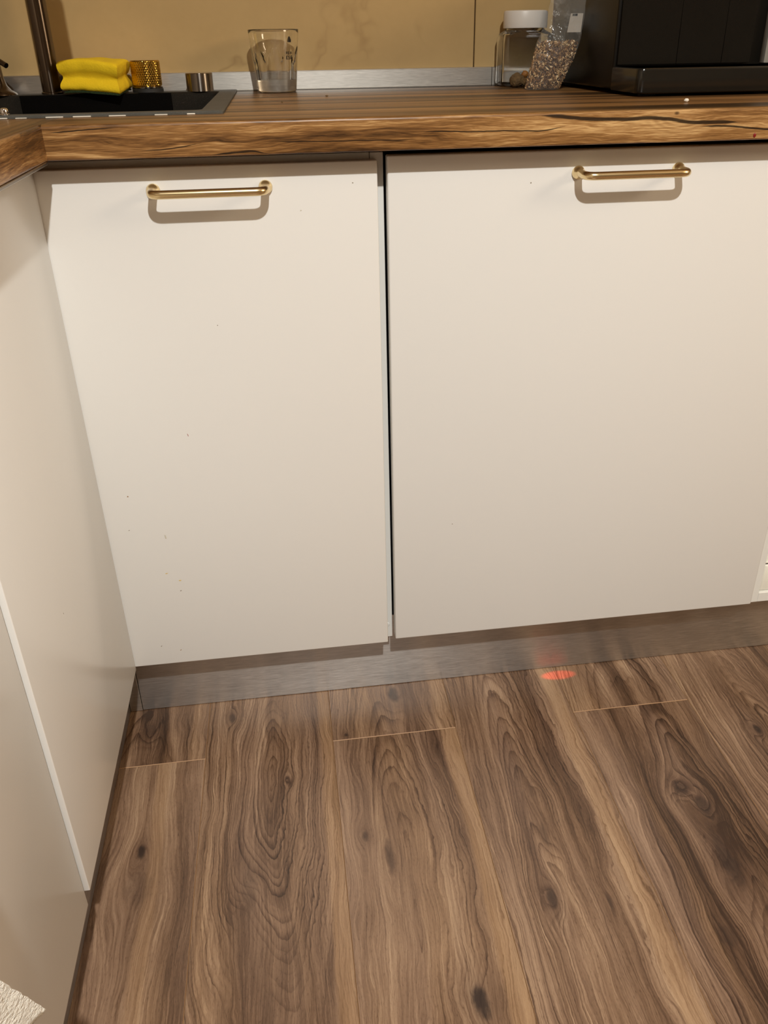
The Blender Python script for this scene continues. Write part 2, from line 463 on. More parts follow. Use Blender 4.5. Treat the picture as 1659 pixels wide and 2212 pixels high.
for k in range(-4, 17):
    e = row_end.get(k, (-0.06 if k % 2 == 0 else 0.58))
    y = e + PL; i = 0
    segs = [(e, y)]
    while segs[-1][0] > -4.4: segs.append((segs[-1][0] - PL, segs[-1][0]))
    vis = 0
    for (a, b) in segs:
        if min(b, YW) - a < 0.03: continue
        key = (k, vis); vis += 1
        if key in spec:
            s = dict(spec[key]); m = material('plank_wood_%d_%d' % key, plank_wood(cxk(k), **s))
        else: m = generic[(k + vis) % 3]
        plank(k, a, b, m)

# kick boards and wall strip
YK = 0.0584; XK = -0.0177
bb = struct(wlink('baseboard_back', B(XK, 2.0, YK, YK + 0.014, 0.001, 0.148, bev=0.0004, seg=1), 'kick_steel'))
wlink('corner_piece', B(-0.0375, XK - 0.0008, YK - 0.0012, YK + 0.013, 0.001, 0.13, bev=0.0004, seg=1), 'kick_steel', bb)
struct(wlink('baseboard_left', B(-0.052, -0.038, -2.2, YK + 0.012, 0.001, 0.112, bev=0.0004, seg=1), 'kick_steel_left'))
def strip(x0, x1):
    bm = bmesh.new()
    extrude_profile(bm, [(YW - 0.001, ZT + 0.0004), (YW - 0.010, ZT + 0.0004), (YW - 0.0104, ZT + 0.0016), (YW - 0.0088, ZT + 0.0022), (YW - 0.0088, ZT + 0.0285), (YW - 0.0078, ZT + 0.0298), (YW - 0.001, ZT + 0.0304)], 'x', x0, x1)
    return bm
struct(wlink('trim_1', strip(-0.62, 0.6655), 'strip_steel'))
struct(wlink('trim_2', strip(0.6665, 2.35), 'strip_steel'))

# ------------------------------------------------------------------ ceiling lamp (out of frame, lights the room)
lamp = thing('ceiling_lamp', (LAMP_POS[0], LAMP_POS[1], 2.5), 'white ceiling spotlight above the kitchen floor', 'lamp')
bm = bmesh.new(); lathe(bm, [(0.055, 0), (0.055, -0.012), (0.03, -0.02), (0.022, -0.03), (0.022, -0.06)], n=32)
link('socket', bm, 'carcass_white', lamp, smooth_ang=40)
ld = bpy.data.lights.new('lamp_bulb', 'SPOT')
ld.energy = LAMP_WATTS; ld.color = LAMP_COLOUR; ld.shadow_soft_size = 0.026; ld.spot_size = math.radians(169); ld.spot_blend = 1.0
lo_ = bpy.data.objects.new('lamp_bulb', ld); COL.objects.link(lo_); lo_.parent = lamp; lo_.location = (0, 0, LAMP_POS[2] - 2.5)

# added fill light, out of view, lifts shadows and left panels; cord invented too
fill_rig = thing('fill_light', (FILL_POS[0], FILL_POS[1], 2.5), 'added fill light out of view on the right side of the room', 'lamp')
bm = bmesh.new(); lathe(bm, [(0.05, 0), (0.05, -0.02), (0.004, -0.024), (0.004, FILL_POS[2] + 0.22 - 2.5)], n=24); link('fill_cord', bm, 'carcass_white', fill_rig, smooth_ang=40)
ld = bpy.data.lights.new('fill_glow', 'POINT')
ld.energy = FILL_WATTS; ld.color = FILL_COLOUR; ld.shadow_soft_size = 0.38
lo_ = bpy.data.objects.new('fill_glow', ld); COL.objects.link(lo_); lo_.parent = fill_rig; lo_.location = (0, 0, FILL_POS[2] - 2.5)

# ------------------------------------------------------------------ worktops
OY, OX = -0.034, 0.0270
def round_front(sign):
    """cross-section of the front strip: rounded upper and lower nose"""
    r = 0.0045; pts = []
    for i in range(7):
        a = PI / 2 * i / 6
        pts.append((r - r * math.sin(a), ZT - r + r * math.cos(a)))
    pts.append((0.0, ZC + 0.003))
    for i in range(1, 5):
        a = PI / 2 * i / 4
        pts.append((0.003 - 0.003 * math.cos(a), ZC + 0.003 - 0.003 * math.sin(a)))
    return pts
SX0, SX1, SY0, SY1 = -0.47, 0.214, 0.060, 0.578     # outline of the sink
HX0, HX1, HY0, HY1 = SX0 + 0.012, SX1 - 0.012, SY0 + 0.012, SY1 - 0.012
wt = thing('worktop', (0.8, 0.28, ZT), 'brown oak-look worktop over the two white fronts, cracked grain on its front edge', 'worktop')
bm = bmesh.new()
front = [(OY + p, q) for p, q in round_front(1)] + [(HY0, ZC), (HY0, ZT)]
extrude_profile(bm, front, 'x', OX - 0.0005, 1.95)
box(bm, HX1, 1.95, HY0, YW - 0.0005, ZC, ZT)
box(bm, OX - 0.0005, HX1, HY1, YW - 0.0005, ZC, ZT)
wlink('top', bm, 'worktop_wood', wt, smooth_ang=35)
wl = thing('worktop', (-0.3, -0.8, ZT), 'brown oak-look worktop arm running along the left cabinet row towards the viewer', 'worktop')
bm = bmesh.new()
front = [(OX - p, q) for p, q in round_front(1)] + [(-0.1, ZC), (-0.1, ZT)]
extrude_profile(bm, front, 'y', -2.2, OY + 0.0004)
box(bm, -0.655, -0.1, -2.2, OY + 0.0004, ZC, ZT)
box(bm, -0.655, OX - 0.0007, OY + 0.0004, HY0, ZC, ZT)
box(bm, -0.655, HX0, HY0, YW - 0.0005, ZC, ZT)
box(bm, HX0, OX - 0.0007, HY1, YW - 0.0005, ZC, ZT)
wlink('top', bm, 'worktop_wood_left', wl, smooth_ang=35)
bm = B(OX - 0.006, OX - 0.0005, -2.2, OY + 0.0, ZC - 0.0035, ZC - 0.0002, bev=0.0006, seg=1)
wlink('edge_strip', bm, 'strip_steel', wl)

# ------------------------------------------------------------------ handles
def handle_bm(xc, z, zoff=0.0, c2c=0.128, proj=0.0345, r=0.0048):
    bm = bmesh.new()
    path = fillet_path([(xc - c2c / 2, 0.0005, z), (xc - c2c / 2, -proj, z), (xc + c2c / 2, -proj, z), (xc + c2c / 2, 0.0005, z)], 0.0125, 8)
    tube(bm, path, r, 20)
    for s in (-1, 1):
        x = xc + s * c2c / 2
        prof = [(0.0078, 0.0002), (0.0081, 0.0024), (0.0070, 0.0054), (0.0056, 0.0074), (0.0048, 0.0100)]
        rings = []
        for (rr, d) in prof:
            rings.append([bm.verts.new((x + rr * math.cos(2 * PI * i / 24), -d, z + rr * math.sin(2 * PI * i / 24))) for i in range(24)])
        for a, b in zip(rings, rings[1:]):
            for i in range(24): bm.faces.new((a[i], a[(i + 1) % 24], b[(i + 1) % 24], b[i]))
        bm.faces.new(rings[0]); bm.faces.new(rings[-1])
    return bm
material('stain_grey', None, **{'Base Color': srgb(120, 108, 90), 'Roughness': 0.6})
material('stain_faint', None, **{'Base Color': srgb(196, 190, 176), 'Roughness': 0.5})
material('stain_brown', None, **{'Base Color': srgb(150, 112, 70), 'Roughness': 0.6})
material('stain_tan', None, **{'Base Color': srgb(205, 178, 110), 'Roughness': 0.6})
material('stain_red', None, **{'Base Color': srgb(150, 40, 30), 'Roughness': 0.5})
def stain(x, z, w, h, rot, m, parent, plane='y', at=0.0):
    bm = bmesh.new()
    n = 10; c, s = math.cos(rot), math.sin(rot)
    rr = random.Random(int((x + 3) * 7919 + z * 104729))
    ring = []
    for i in range(n):
        a = 2 * PI * i / n; k = 0.8 + 0.4 * rr.random()
        p, q = w / 2 * k * math.cos(a), h / 2 * k * math.sin(a)
        ring.append((x + p * c - q * s, z + p * s + q * c))
    mk = (lambda p, d: (p[0], at - d, p[1])) if plane == 'y' else (lambda p, d: (at + d, p[0], p[1]))
    lo = [bm.verts.new(mk(p, -0.0002)) for p in ring]; hi = [bm.verts.new(mk((x + (p[0] - x) * .7, z + (p[1] - z) * .7), 0.0002)) for p in ring]
    for i in range(n): bm.faces.new((lo[i], lo[(i + 1) % n], hi[(i + 1) % n], hi[i]))
    bm.faces.new(hi); bm.faces.new(lo)
    return wlink('stain', bm, m, parent)

# ------------------------------------------------------------------ cabinet under the sink (left front)
XL, XR = 0.3885, 0.4003
cab = thing('base_cabinet', (0.1, 0.3, 0.0), 'white sink cabinet in the corner with one brass-handled door', 'cabinet')
bm = bmesh.new()
box(bm, 0.382, 0.398, 0.0205, 0.575, 0.1345, 0.8605, bev=0.0006, seg=1)
box(bm, -0.04, -0.024, 0.0205, 0.575, 0.1345, 0.8605)
box(bm, -0.024, 0.382, 0.0205, 0.575, 0.1345, 0.1505)
box(bm, -0.024, 0.382, 0.565, 0.575, 0.1505, 0.8605)
for (lx, ly) in ((0.02, 0.12), (0.36, 0.12), (0.02, 0.5), (0.36, 0.5)): box(bm, lx - 0.02, lx + 0.02, ly - 0.02, ly + 0.02, 0.0, 0.1345)
wlink('body', bm, 'carcass_white', cab)
wlink('top_rail', B(-0.024, 0.3815, 0.0215, 0.0375, 0.815, 0.8605, bev=0.0005, seg=1), 'carcass_white', cab)
bm = bmesh.new()
for i in range(1): 
    rings = []
    for (rr, d) in ((0.0035, 0.0), (0.0035, 0.0006), (0.0028, 0.001)):
        rings.append([bm.verts.new((0.3905 + rr * math.cos(2 * PI * j / 20), 0.0205 - d, 0.159 + rr * math.sin(2 * PI * j / 20))) for j in range(20)])
    for a, b in zip(rings, rings[1:]):
        for j in range(20): bm.faces.new((a[j], a[(j + 1) % 20], b[(j + 1) % 20], b[j]))
    bm.faces.new(rings[-1]); bm.faces.new(rings[0])
wlink('screw_cap', bm, 'carcass_white', cab)
door = wlink('door', B(-0.0165, XL, 0.0, 0.0185, ZB, 0.8539, bev=0.0016, seg=3), 'door_white', cab, smooth_ang=50)
h = wlink('handle', handle_bm(0.1925, 0.8287), 'brass', door, smooth_ang=50); h['label'] = 'brushed brass bar handle'
for a in ((0.1828, 0.6661, .0012, .0016, 0, 'stain_grey'), (0.1273, 0.5194, .0008, .0058, 0.25, 'stain_red'), (0.0357, 0.4341, .0026, .0024, 0, 'stain_brown'),
          (0.0289, 0.3808, .0030, .0010, 0.5, 'stain_grey'), (0.0763, 0.3655, .0024, .0085, 0.1, 'stain_faint'), (0.0692, 0.3043, .0050, .0018, 0.25, 'stain_tan'),
          (0.0863, 0.2904, .0044, .0026, 0.1, 'stain_tan'), (0.0852, 0.2724, .0030, .0013, 0.5, 'stain_grey'), (0.0433, 0.1747, .0036, .0010, 0.8, 'stain_grey'),
          (0.0707, 0.1641, .0036, .0012, 0.8, 'stain_brown'), (0.2958, 0.8003, .0026, .0016, 0.4, 'stain_faint'), (0.3589, 0.8296, .0018, .0014, 0, 'stain_grey')):
    stain(*a, door)

# ------------------------------------------------------------------ built-in dishwasher (right front)
dw = thing('dishwasher', (0.7, 0.3, 0.0), 'built-in dishwasher behind the wide white front with a brass handle', 'dishwasher')
bm = bmesh.new()
box(bm, 0.4035, 0.9955, 0.030, 0.56, 0.16, 0.845, bev=0.002, seg=1); box(bm, 0.41, 0.99, 0.078, 0.55, 0.03, 0.16)
for lx in (0.44, 0.96):
    for ly in (0.12, 0.5): box(bm, lx - 0.018, lx + 0.018, ly - 0.018, ly + 0.018, 0.0, 0.03)
wlink('body', bm, 'dark_void', dw)
door = wlink('door_panel', B(XR, XR + 0.596, 0.0, 0.0185, ZB + 0.0044, 0.8583, bev=0.0022, seg=3), 'door_white', dw, smooth_ang=50)
h = wlink('handle', handle_bm(0.6985, 0.8325), 'brass', door, smooth_ang=50); h['label'] = 'brushed brass bar handle'
stain(0.5762, 0.8224, .0022, .0018, 0.3, 'stain_grey', door); stain(0.4877, 0.3477, .0014, .0016, 0, 'stain_grey', door)
bm = bmesh.new(); lathe(bm, [(0.004, 0.1598), (0.004, 0.1555), (0.002, 0.1540)], (0.690, 0.0405, 0), 16)
mm = material('red_led', None, **{'Base Color': (0.5, 0.02, 0.02), 'Emission Color': (1, 0.03, 0.02), 'Emission Strength': 3.0})
wlink('floor_light', bm, 'red_led', dw)['label'] = 'red status light shining on the floor'
sd = bpy.data.lights.new('status_beam', 'SPOT'); sd.energy = 1.5; sd.color = (1, 0.05, 0.04); sd.spot_size = math.radians(26); sd.spot_blend = 0.6; sd.shadow_soft_size = 0.002
so = bpy.data.objects.new('status_beam', sd); COL.objects.link(so); so.parent = dw; so.location = Vector((0.690, 0.0405, 0.152)) - Vector(dw.location)
so.rotation_euler = (math.radians(-1.0), 0, 0); so.scale = (1.0, 0.36, 1.0)

# ------------------------------------------------------------------ left cabinet row
def left_cab(y0, y1, xf, zb, label, name='base_cabinet', panel='panel_white'):
    t = thing(name, (-0.3, (y0 + y1) / 2, 0), label, 'cabinet')
    bm = bmesh.new()
    yb0, yb1 = y0 + 0.001, y1 - 0.001
    box(bm, -0.58, xf - 0.0195, yb0, yb0 + 0.016, 0.1345, 0.8635); box(bm, -0.58, xf - 0.0195, yb1 - 0.016, yb1, 0.1345, 0.8635)
    box(bm, -0.58, xf - 0.0195, yb0 + 0.016, yb1 - 0.016, 0.1345, 0.1505); box(bm, -0.58, xf - 0.0195, yb0 + 0.016, yb1 - 0.016, 0.8475, 0.8635)
    for lx in (-0.5, -0.1):
        for ly in (y0 + 0.06, y1 - 0.06): box(bm, lx - 0.02, lx + 0.02, ly - 0.02, ly + 0.02, 0, 0.1345)
    wlink('body', bm, 'carcass_white', t)
    d = wlink('door', B(xf - 0.0185, xf, y0 + 0.0008, y1 - 0.0003, zb, 0.8535, bev=0.0010, seg=2), panel, t, smooth_ang=50)
    return t, d
ca, da = left_cab(-0.3795, -0.0005, 0.0, ZB - 0.004, 'white base cabinet of the left row next to the inner corner')
stain(-0.2458, 0.4243, .0012, .0022, 0, 'stain_grey', da, 'x', 0.0)
cb, db = left_cab(-0.9795, -0.3825, -0.0045, 0.118, 'white base cabinet of the left row with a towel hanging in front')
# its handle, just outside the picture: it carries the towel
bm = handle_bm(0.0, 0.80, c2c=0.32, proj=0.036, r=0.005)
bmesh.ops.rotate(bm, verts=bm.verts, cent=(0, 0, 0), matrix=Matrix.Rotation(PI / 2, 3, 'Z'))
bmesh.ops.translate(bm, verts=bm.verts, vec=(-0.0045, -0.70, 0))
wlink('handle', bm, 'brass', db, smooth_ang=50)['label'] = 'brass bar handle'
cc, dc = left_cab(-2.0, -0.981, -0.0045, 0.118, 'white base cabinet at the near end of the left row')

# ------------------------------------------------------------------ open cabinet right of the dishwasher
oc = thing('open_cabinet', (1.3, 0.3, 0), 'white open-fronted base cabinet right of the dishwasher front', 'cabinet')
bm = bmesh.new()
box(bm, 1.0025, 1.0205, 0.020, 0.575, 0.132, 0.8605, bev=0.0006, seg=1); box(bm, 1.582, 1.60, 0.020, 0.575, 0.132, 0.8605, bev=0.0006, seg=1)
box(bm, 1.0206, 1.5819, 0.020, 0.575, 0.132, 0.150, bev=0.0006, seg=1); box(bm, 1.0206, 1.5819, 0.020, 0.575, 0.8425, 0.8605); box(bm, 1.0206, 1.5819, 0.565, 0.575, 0.1505, 0.842)
for lx in (1.06, 1.54):
    for ly in (0.12, 0.5): box(bm, lx - 0.02, lx + 0.02, ly - 0.02, ly + 0.02, 0, 0.132)
wlink('body', bm, 'carcass_white', oc)
wlink('shelf', B(1.021, 1.5815, 0.06, 0.56, 0.46, 0.478, bev=0.0006, seg=1), 'carcass_white', oc)
material('cream_plastic', None, **{'Base Color': (0.86, 0.85, 0.76), 'Roughness': 0.35})
material('green_glass', None, **{'Base Color': (0.12, 0.2, 0.05), 'Roughness': 0.15, 'Transmission Weight': 0.5})
sb = thing('storage_box', (1.13, 0.13, 0.1502), 'cream plastic storage box on the bottom of the open cabinet', 'box')
bm = bmesh.new(); box(bm, 1.0225, 1.25, 0.024, 0.30, 0.1504, 0.2035, bev=0.004, seg=3); wlink('tub', bm, 'cream_plastic', sb, smooth_ang=50)
bm = bmesh.new(); box(bm, 1.024, 1.248, 0.026, 0.298, 0.2036, 0.2062); wlink('seal', bm, 'rubber', sb)
bm = bmesh.new(); box(bm, 1.0225, 1.25, 0.024, 0.30, 0.2063, 0.2103, bev=0.001, seg=2); wlink('lid', bm, 'cream_plastic', sb)
bt = thing('bottle', (1.058, 0.075, 0.2104), 'green bottle standing on the cream storage box', 'bottle')
bm = bmesh.new(); lathe(bm, [(0.024, 0.0), (0.028, 0.003), (0.028, 0.13), (0.012, 0.165), (0.011, 0.20)], n=32); link('glass', bm, 'green_glass', bt, smooth_ang=40)
bm = bmesh.new(); lathe(bm, [(0.013, 0.2003), (0.013, 0.222), (0.012, 0.224)], n=24); link('cap', bm, 'carcass_white', bt, smooth_ang=40)

# ------------------------------------------------------------------ sink with tap ledge
ZR = 0.907
BX0, BX1, BY0, BY1 = -0.33, 0.184, 0.086, 0.524
sk = thing('sink', (-0.12, 0.3, ZT), 'dark grey granite sink set into the worktop corner', 'sink')
bm = bmesh.new()
def loop(x0, x1, y0, y1, z, r, n=5):
    out = []
    for (cx, cy, a0) in ((x1 - r, y1 - r, 0), (x0 + r, y1 - r, PI / 2), (x0 + r, y0 + r, PI), (x1 - r, y0 + r, 1.5 * PI)):
        for i in range(n + 1):
            a = a0 + PI / 2 * i / n
            out.append(bm.verts.new((cx + r * math.cos(a), cy + r * math.sin(a), z)))
    return out
L = [loop(SX0, SX1, SY0, SY1, ZT + 0.0002, 0.004), loop(SX0, SX1, SY0, SY1, ZR - 0.001, 0.004), loop(SX0 + .001, SX1 - .001, SY0 + .001, SY1 - .001, ZR, 0.004),
     loop(BX0 - .003, BX1 + .003, BY0 - .003, BY1 + .003, ZR, 0.012), loop(BX0, BX1, BY0, BY1, ZR - 0.003, 0.010), loop(BX0 + .004, BX1 - .004, BY0 + .004, BY1 - .004, ZR - 0.19, 0.02)]
for qi, (a, b) in enumerate(zip(L, L[1:])):
    for i in range(len(a)):
        f = bm.faces.new((a[i], a[(i + 1) % len(a)], b[(i + 1) % len(a)], b[i])); f.material_index = 0 if qi < 3 else 1
f = bm.faces.new(L[-1]); f.material_index = 1
wlink('basin', bm, ['sink_rim', 'sink_granite'], sk, smooth_ang=40)
wlink('tap_ledge', B(-0.132, 0.1075, 0.5155, 0.5238, ZR - 0.16, ZR - 0.0004, bev=0.0008, seg=2), 'sink_black', sk)
sx = -0.30
rs = random.Random(4)
while sx < 0.19:
    w = rs.uniform(0.004, 0.022)
    if sx + w < 0.2:
        bm = B(sx, sx + w, SY0 - 0.0026, SY0 + 0.0006, ZT + 0.0002, ZT + rs.uniform(0.0011, 0.0018), bev=0.0004, seg=1)
        if sx > 0.06: pass
        wlink('sealant', bm, 'sealant', sk)
    sx += w + rs.uniform(0.006, 0.022) * (1.0 if sx < 0.06 else 2.6)
kb = thing('overflow_knob', (-0.0365, 0.0725, ZR), 'tiny chrome button on the front rim of the sink', 'knob')
bm = bmesh.new(); lathe(bm, [(0.006, 0.0002), (0.006, 0.0012), (0.0045, 0.0018), (0.0045, 0.0055), (0.0035, 0.0072), (0.0015, 0.0078)], n=24); link('button', bm, 'chrome', kb, smooth_ang=40)

# tap: straight post with an arched spout leaving the picture at the top
tp = thing('tap', (-0.0855, 0.545, ZR), 'dark gunmetal kitchen tap with a straight round post', 'tap')
bm = bmesh.new(); lathe(bm, [(0.0172, 0.0002), (0.0172, 0.003), (0.0160, 0.004)], n=36); link('base_ring', bm, 'gunmetal', tp, smooth_ang=40)
bm = bmesh.new()
pts = [(0, 0, 0.004), (0, 0, 0.10), (0, 0, 0.22), (0, 0, 0.32)]
for i in range(1, 17):
    a = PI * i / 16
    q = 0.105 - 0.105 * math.cos(a)
    pts.append((q * 0.30, -q * 0.954, 0.32 + 0.105 * math.sin(a)))
q = 0.21
pts += [(q * 0.30, -q * 0.954, 0.28)]
tube(bm, pts, 0.0152, 32); link('post', bm, 'gunmetal', tp, smooth_ang=50)
bm = bmesh.new(); lathe(bm, [(0.016, 0.285), (0.0225, 0.27), (0.0235, 0.165), (0.019, 0.158)], (q * 0.30, -q * 0.954, 0), 32); link('spray_head', bm, 'gunmetal', tp, smooth_ang=40)

# soap dispenser at the left edge
sp = thing('soap_dispenser', (-0.176, 0.548, ZR), 'small dark soap dispenser with a bent spout at the left edge of the sink', 'dispenser')
bm = bmesh.new(); lathe(bm, [(0.034, 0.0003), (0.033, 0.003), (0.026, 0.007), (0.020, 0.014), (0.017, 0.026), (0.016, 0.045), (0.013, 0.05)], n=36); link('body', bm, 'gunmetal', sp, smooth_ang=40)
bm = bmesh.new(); tube(bm, fillet_path([(0, 0, 0.049), (0, 0, 0.062), (0.012, -0.01, 0.0545), (0.032, -0.024, 0.0435)], 0.006, 6), 0.0042, 16); link('spout', bm, 'gunmetal', sp, smooth_ang=50)

# gold knurled knob
gk = thing('control_knob', (0.0685, 0.547, ZR), 'gold knurled knob on the sink ledge beside the sponge', 'knob')
bm = bmesh.new(); lathe(bm, [(0.0250, 0.0002), (0.0250, 0.0052), (0.0244, 0.0058)], n=48); link('base_ring', bm, 'rubber', gk, smooth_ang=40)
bm = bmesh.new(); lathe(bm, [(0.0246, 0.0059), (0.0250, 0.0068), (0.0250, 0.0084), (0.0240, 0.0088)], n=48); link('collar', bm, 'steel_turned', gk, smooth_ang=40)
bm = bmesh.new()
N, M = 168, 56
rings = []
for j in range(M + 1):
    t = j / M; z = 0.0090 + t * 0.0385
    ring = []
    for i in range(N):
        a = 2 * PI * i / N
        k = 42
        s1 = abs(math.sin(0.5 * (k * a + z * 900))); s2 = abs(math.sin(0.5 * (k * a - z * 900)))
        edge = min(1.0, min(t, 1 - t) / 0.05)
        r = 0.0232 + 0.0007 * (min(s1, s2)) * edge - (1 - edge) * 0.0006
        ring.append(bm.verts.new((r * math.cos(a), r * math.sin(a), z)))
    rings.append(ring)
for a, b in zip(rings, rings[1:]):
    for i in range(N): bm.faces.new((a[i], a[(i + 1) % N], b[(i + 1) % N], b[i]))
bm.faces.new(rings[0]); bm.faces.new(rings[-1])
link('knurled_grip', bm, 'gold_knurl', gk, smooth_ang=25)

sk2 = thing('control_knob', (0.1545, 0.543, ZR), 'plain brushed steel knob on the sink rim between gold knob and glass', 'knob')
bm = bmesh.new(); lathe(bm, [(0.0222, 0.0002), (0.0222, 0.0265), (0.0216, 0.0275)], n=64); link('cylinder', bm, 'steel_turned', sk2, smooth_ang=30)

# ------------------------------------------------------------------ sponge
def sponge_mat():
    v, x, y, z = coords()
    n = noise(v, 420, 3); n2 = noise(v, 60, 3)
    return {'Base Color': mix(n2, (0.84, 0.56, 0.006), (0.95, 0.67, 0.012)), 'Roughness': 0.9, 'Normal': bump(n, 0.5, 0.0012), 'Subsurface Weight': 0.0}
material('sponge_foam', sponge_mat)
def scourer_mat():
    v, x, y, z = coords()
    n = noise(v, 700, 3)
    return {'Base Color': mix(n, (0.004, 0.010, 0.003), (0.03, 0.06, 0.012)), 'Roughness': 0.95, 'Normal': bump(n, 0.9, 0.002)}
material('scourer', scourer_mat)
sg = thing('sponge', (-0.004, 0.532, ZR + 0.003), 'yellow foam washing-up sponge with a dark green scouring pad underneath', 'sponge', rz=math.radians(-10))
def sponge_body(x0, x1, y0, y1, z0, z1, groove, jit, seed, nx=40, ny=16, nz=18):
    bm = bmesh.new()
    box(bm, 0, 1, 0, 1, 0, 1)
    bmesh.ops.subdivide_edges(bm, edges=bm.edges[:], cuts=17, use_grid_fill=True)
    for v in bm.verts:
        a, b, c = v.co
        x = x0 + (x1 - x0) * a; y = y0 + (y1 - y0) * b; z = z0 + (z1 - z0) * c
        # rounding of the outer edges
        def rnd(t): return 1 - 0.10 * max(0.0, abs(2 * t - 1) - 0.8) ** 2 * 25 * 0.25
        cy = (y0 + y1) / 2; cx = (x0 + x1) / 2
        w = 1.0
        g = groove * math.exp(-((c - 0.44) / 0.17) ** 2)
        y = cy + (y - cy) * (1 - g / ((y1 - y0) / 2))
        x = cx + (x - cx) * (1 - 0.55 * g / ((x1 - x0) / 2))
        e = max(0, abs(2 * c - 1) - 0.75) / 0.25
        y = cy + (y - cy) * (1 - 0.10 * e * e); x = cx + (x - cx) * (1 - 0.05 * e * e)
        if c > 0.5: z += 0.0035 * math.sin(PI * a) - 0.0012 * (abs(2 * b - 1)) ** 3
        nz_ = mnoise.noise_vector(Vector((x * 60 + seed, y * 60, z * 60))) * jit
        v.co = Vector((x, y, z)) + nz_
    return bm
bm = sponge_body(-0.0535, 0.0425, -0.037, 0.030, 0.0035, 0.0465, 0.0075, 0.0010, 3.0)
for v in bm.verts:   # the near right end droops over the rim of the basin
    v.co.z -= 0.006 * max(0, (v.co.x + 0.02) / 0.06) * max(0, (0.02 - v.co.y) / 0.06)
link('foam', bm, 'sponge_foam', sg, smooth_ang=60)
bm = sponge_body(-0.049, 0.0395, -0.0335, 0.028, 0.0, 0.0042, 0.0, 0.0012, 9.0)
for v in bm.verts: v.co.z -= 0.006 * max(0, (v.co.x + 0.02) / 0.06) * max(0, (0.02 - v.co.y) / 0.06)
link('scouring_pad', bm, 'scourer', sg, smooth_ang=60)

# ------------------------------------------------------------------ tumbler
material('clear_glass', None, **{'Base Color': (1.0, 1.0, 0.985), 'Roughness': 0.0, 'Transmission Weight': 1.0, 'IOR': 1.5})
material('print_black', None, **{'Base Color': (0.015, 0.012, 0.01), 'Roughness': 0.5})
tg = thing('tumbler', (0.2825, 0.533, ZT + 0.0003), 'clear glass tumbler with a thick base standing on the worktop', 'glass')
bm = bmesh.new()
Hh = 0.0925
def rout(z): return 0.0322 + (0.0415 - 0.0322) * (z / Hh)
outer = [(0.0285, 0.0), (0.0312, 0.0008), (0.0325, 0.003)] + [(rout(Hh * i / 14), Hh * i / 14) for i in range(1, 14)] + [(0.0414, Hh - 0.0008), (0.0409, Hh - 0.0001), (0.0404, Hh - 0.0006)]
inner = []
for i in range(24, -1, -1):
    z = 0.019 + (Hh - 0.002 - 0.019) * i / 24
    inner.append((rout(z) - 0.0014, z))
def flute(r, z, a):
    k = abs(math.cos(4 * a + 0.4))       # eight flutes pressed inside, ending in round arches
    top = 0.066 * (1 - 0.32 * (1 - k) ** 2)
    m = max(0.0, min(1.0, (top - z) / 0.006))
    return r - (0.0010 + 0.0022 * (1 - k ** 1.5)) * m
lathe(bm, outer + [], n=96, cap=False)
bm.verts.ensure_lookup_table()
o_rings = len(outer)
first = list(bm.verts)[:96]; last = list(bm.verts)[96 * (o_rings - 1):96 * o_rings]
ri = lathe(bm, inner, n=96, cap=False, rfun=flute)
for i in range(96): bm.faces.new((last[i], last[(i + 1) % 96], ri[0][(i + 1) % 96], ri[0][i]))
bm.faces.new(first); c_ = bm.verts.new((0, 0, 0.0185))
for i in range(96): bm.faces.new((ri[-1][i], ri[-1][(i + 1) % 96], c_))
link('vessel', bm, 'clear_glass', tg, smooth_ang=45)
bm = bmesh.new()
def printed(a0, a1, z0, z1):
    R_ = lambda z: rout(z) + 0.00012
    lo = []; hi = []
    for (a, z) in ((a0, z0), (a1, z0), (a1, z1), (a0, z1)):
        lo.append(bm.verts.new((R_(z) * math.cos(a), R_(z) * math.sin(a), z))); hi.append(bm.verts.new(((R_(z) + 0.00012) * math.cos(a), (R_(z) + 0.00012) * math.sin(a), z)))
    for i in range(4): bm.faces.new((lo[i], lo[(i + 1) % 4], hi[(i + 1) % 4], hi[i]))
    bm.faces.new(hi); bm.faces.new(lo)
D = math.radians
base_a = -D(52)
def glyph(col, row, strokes, sc=1.0):
    for (x0, y0, x1, y1) in strokes:
        printed(base_a + D(col + x0 * 6.5 * sc), base_a + D(col + x1 * 6.5 * sc), row + y0 * 0.0052 * sc, row + y1 * 0.0052 * sc)
Mk = [(0, 0, .22, 1), (.33, .3, .55, 1), (.7, 0, .92, 1)]
Ek = [(0, 0, .25, 1), (.25, .8, .85, 1), (.25, .42, .7, .6), (.25, 0, .85, .2)]
Sk = [(0, .8, .85, 1), (0, .5, .25, .8), (0, .4, .85, .6), (.6, .2, .85, .4), (0, 0, .85, .2)]
glyph(-10, 0.0560, Mk, .8); glyph(-4, 0.0560, Ek, .8); glyph(2, 0.0560, Mk, .8)
glyph(-10, 0.0490, Ek); glyph(-3, 0.0490, Sk); glyph(4, 0.0490, Ek)
for i in range(7): printed(base_a + D(-6 + i * 1.5), base_a + D(-5 + i * 1.7), 0.0735, 0.0760 + 0.006 * math.sin(PI * (i + 0.6) / 7.4))
link('print', bm, 'print_black', tg)

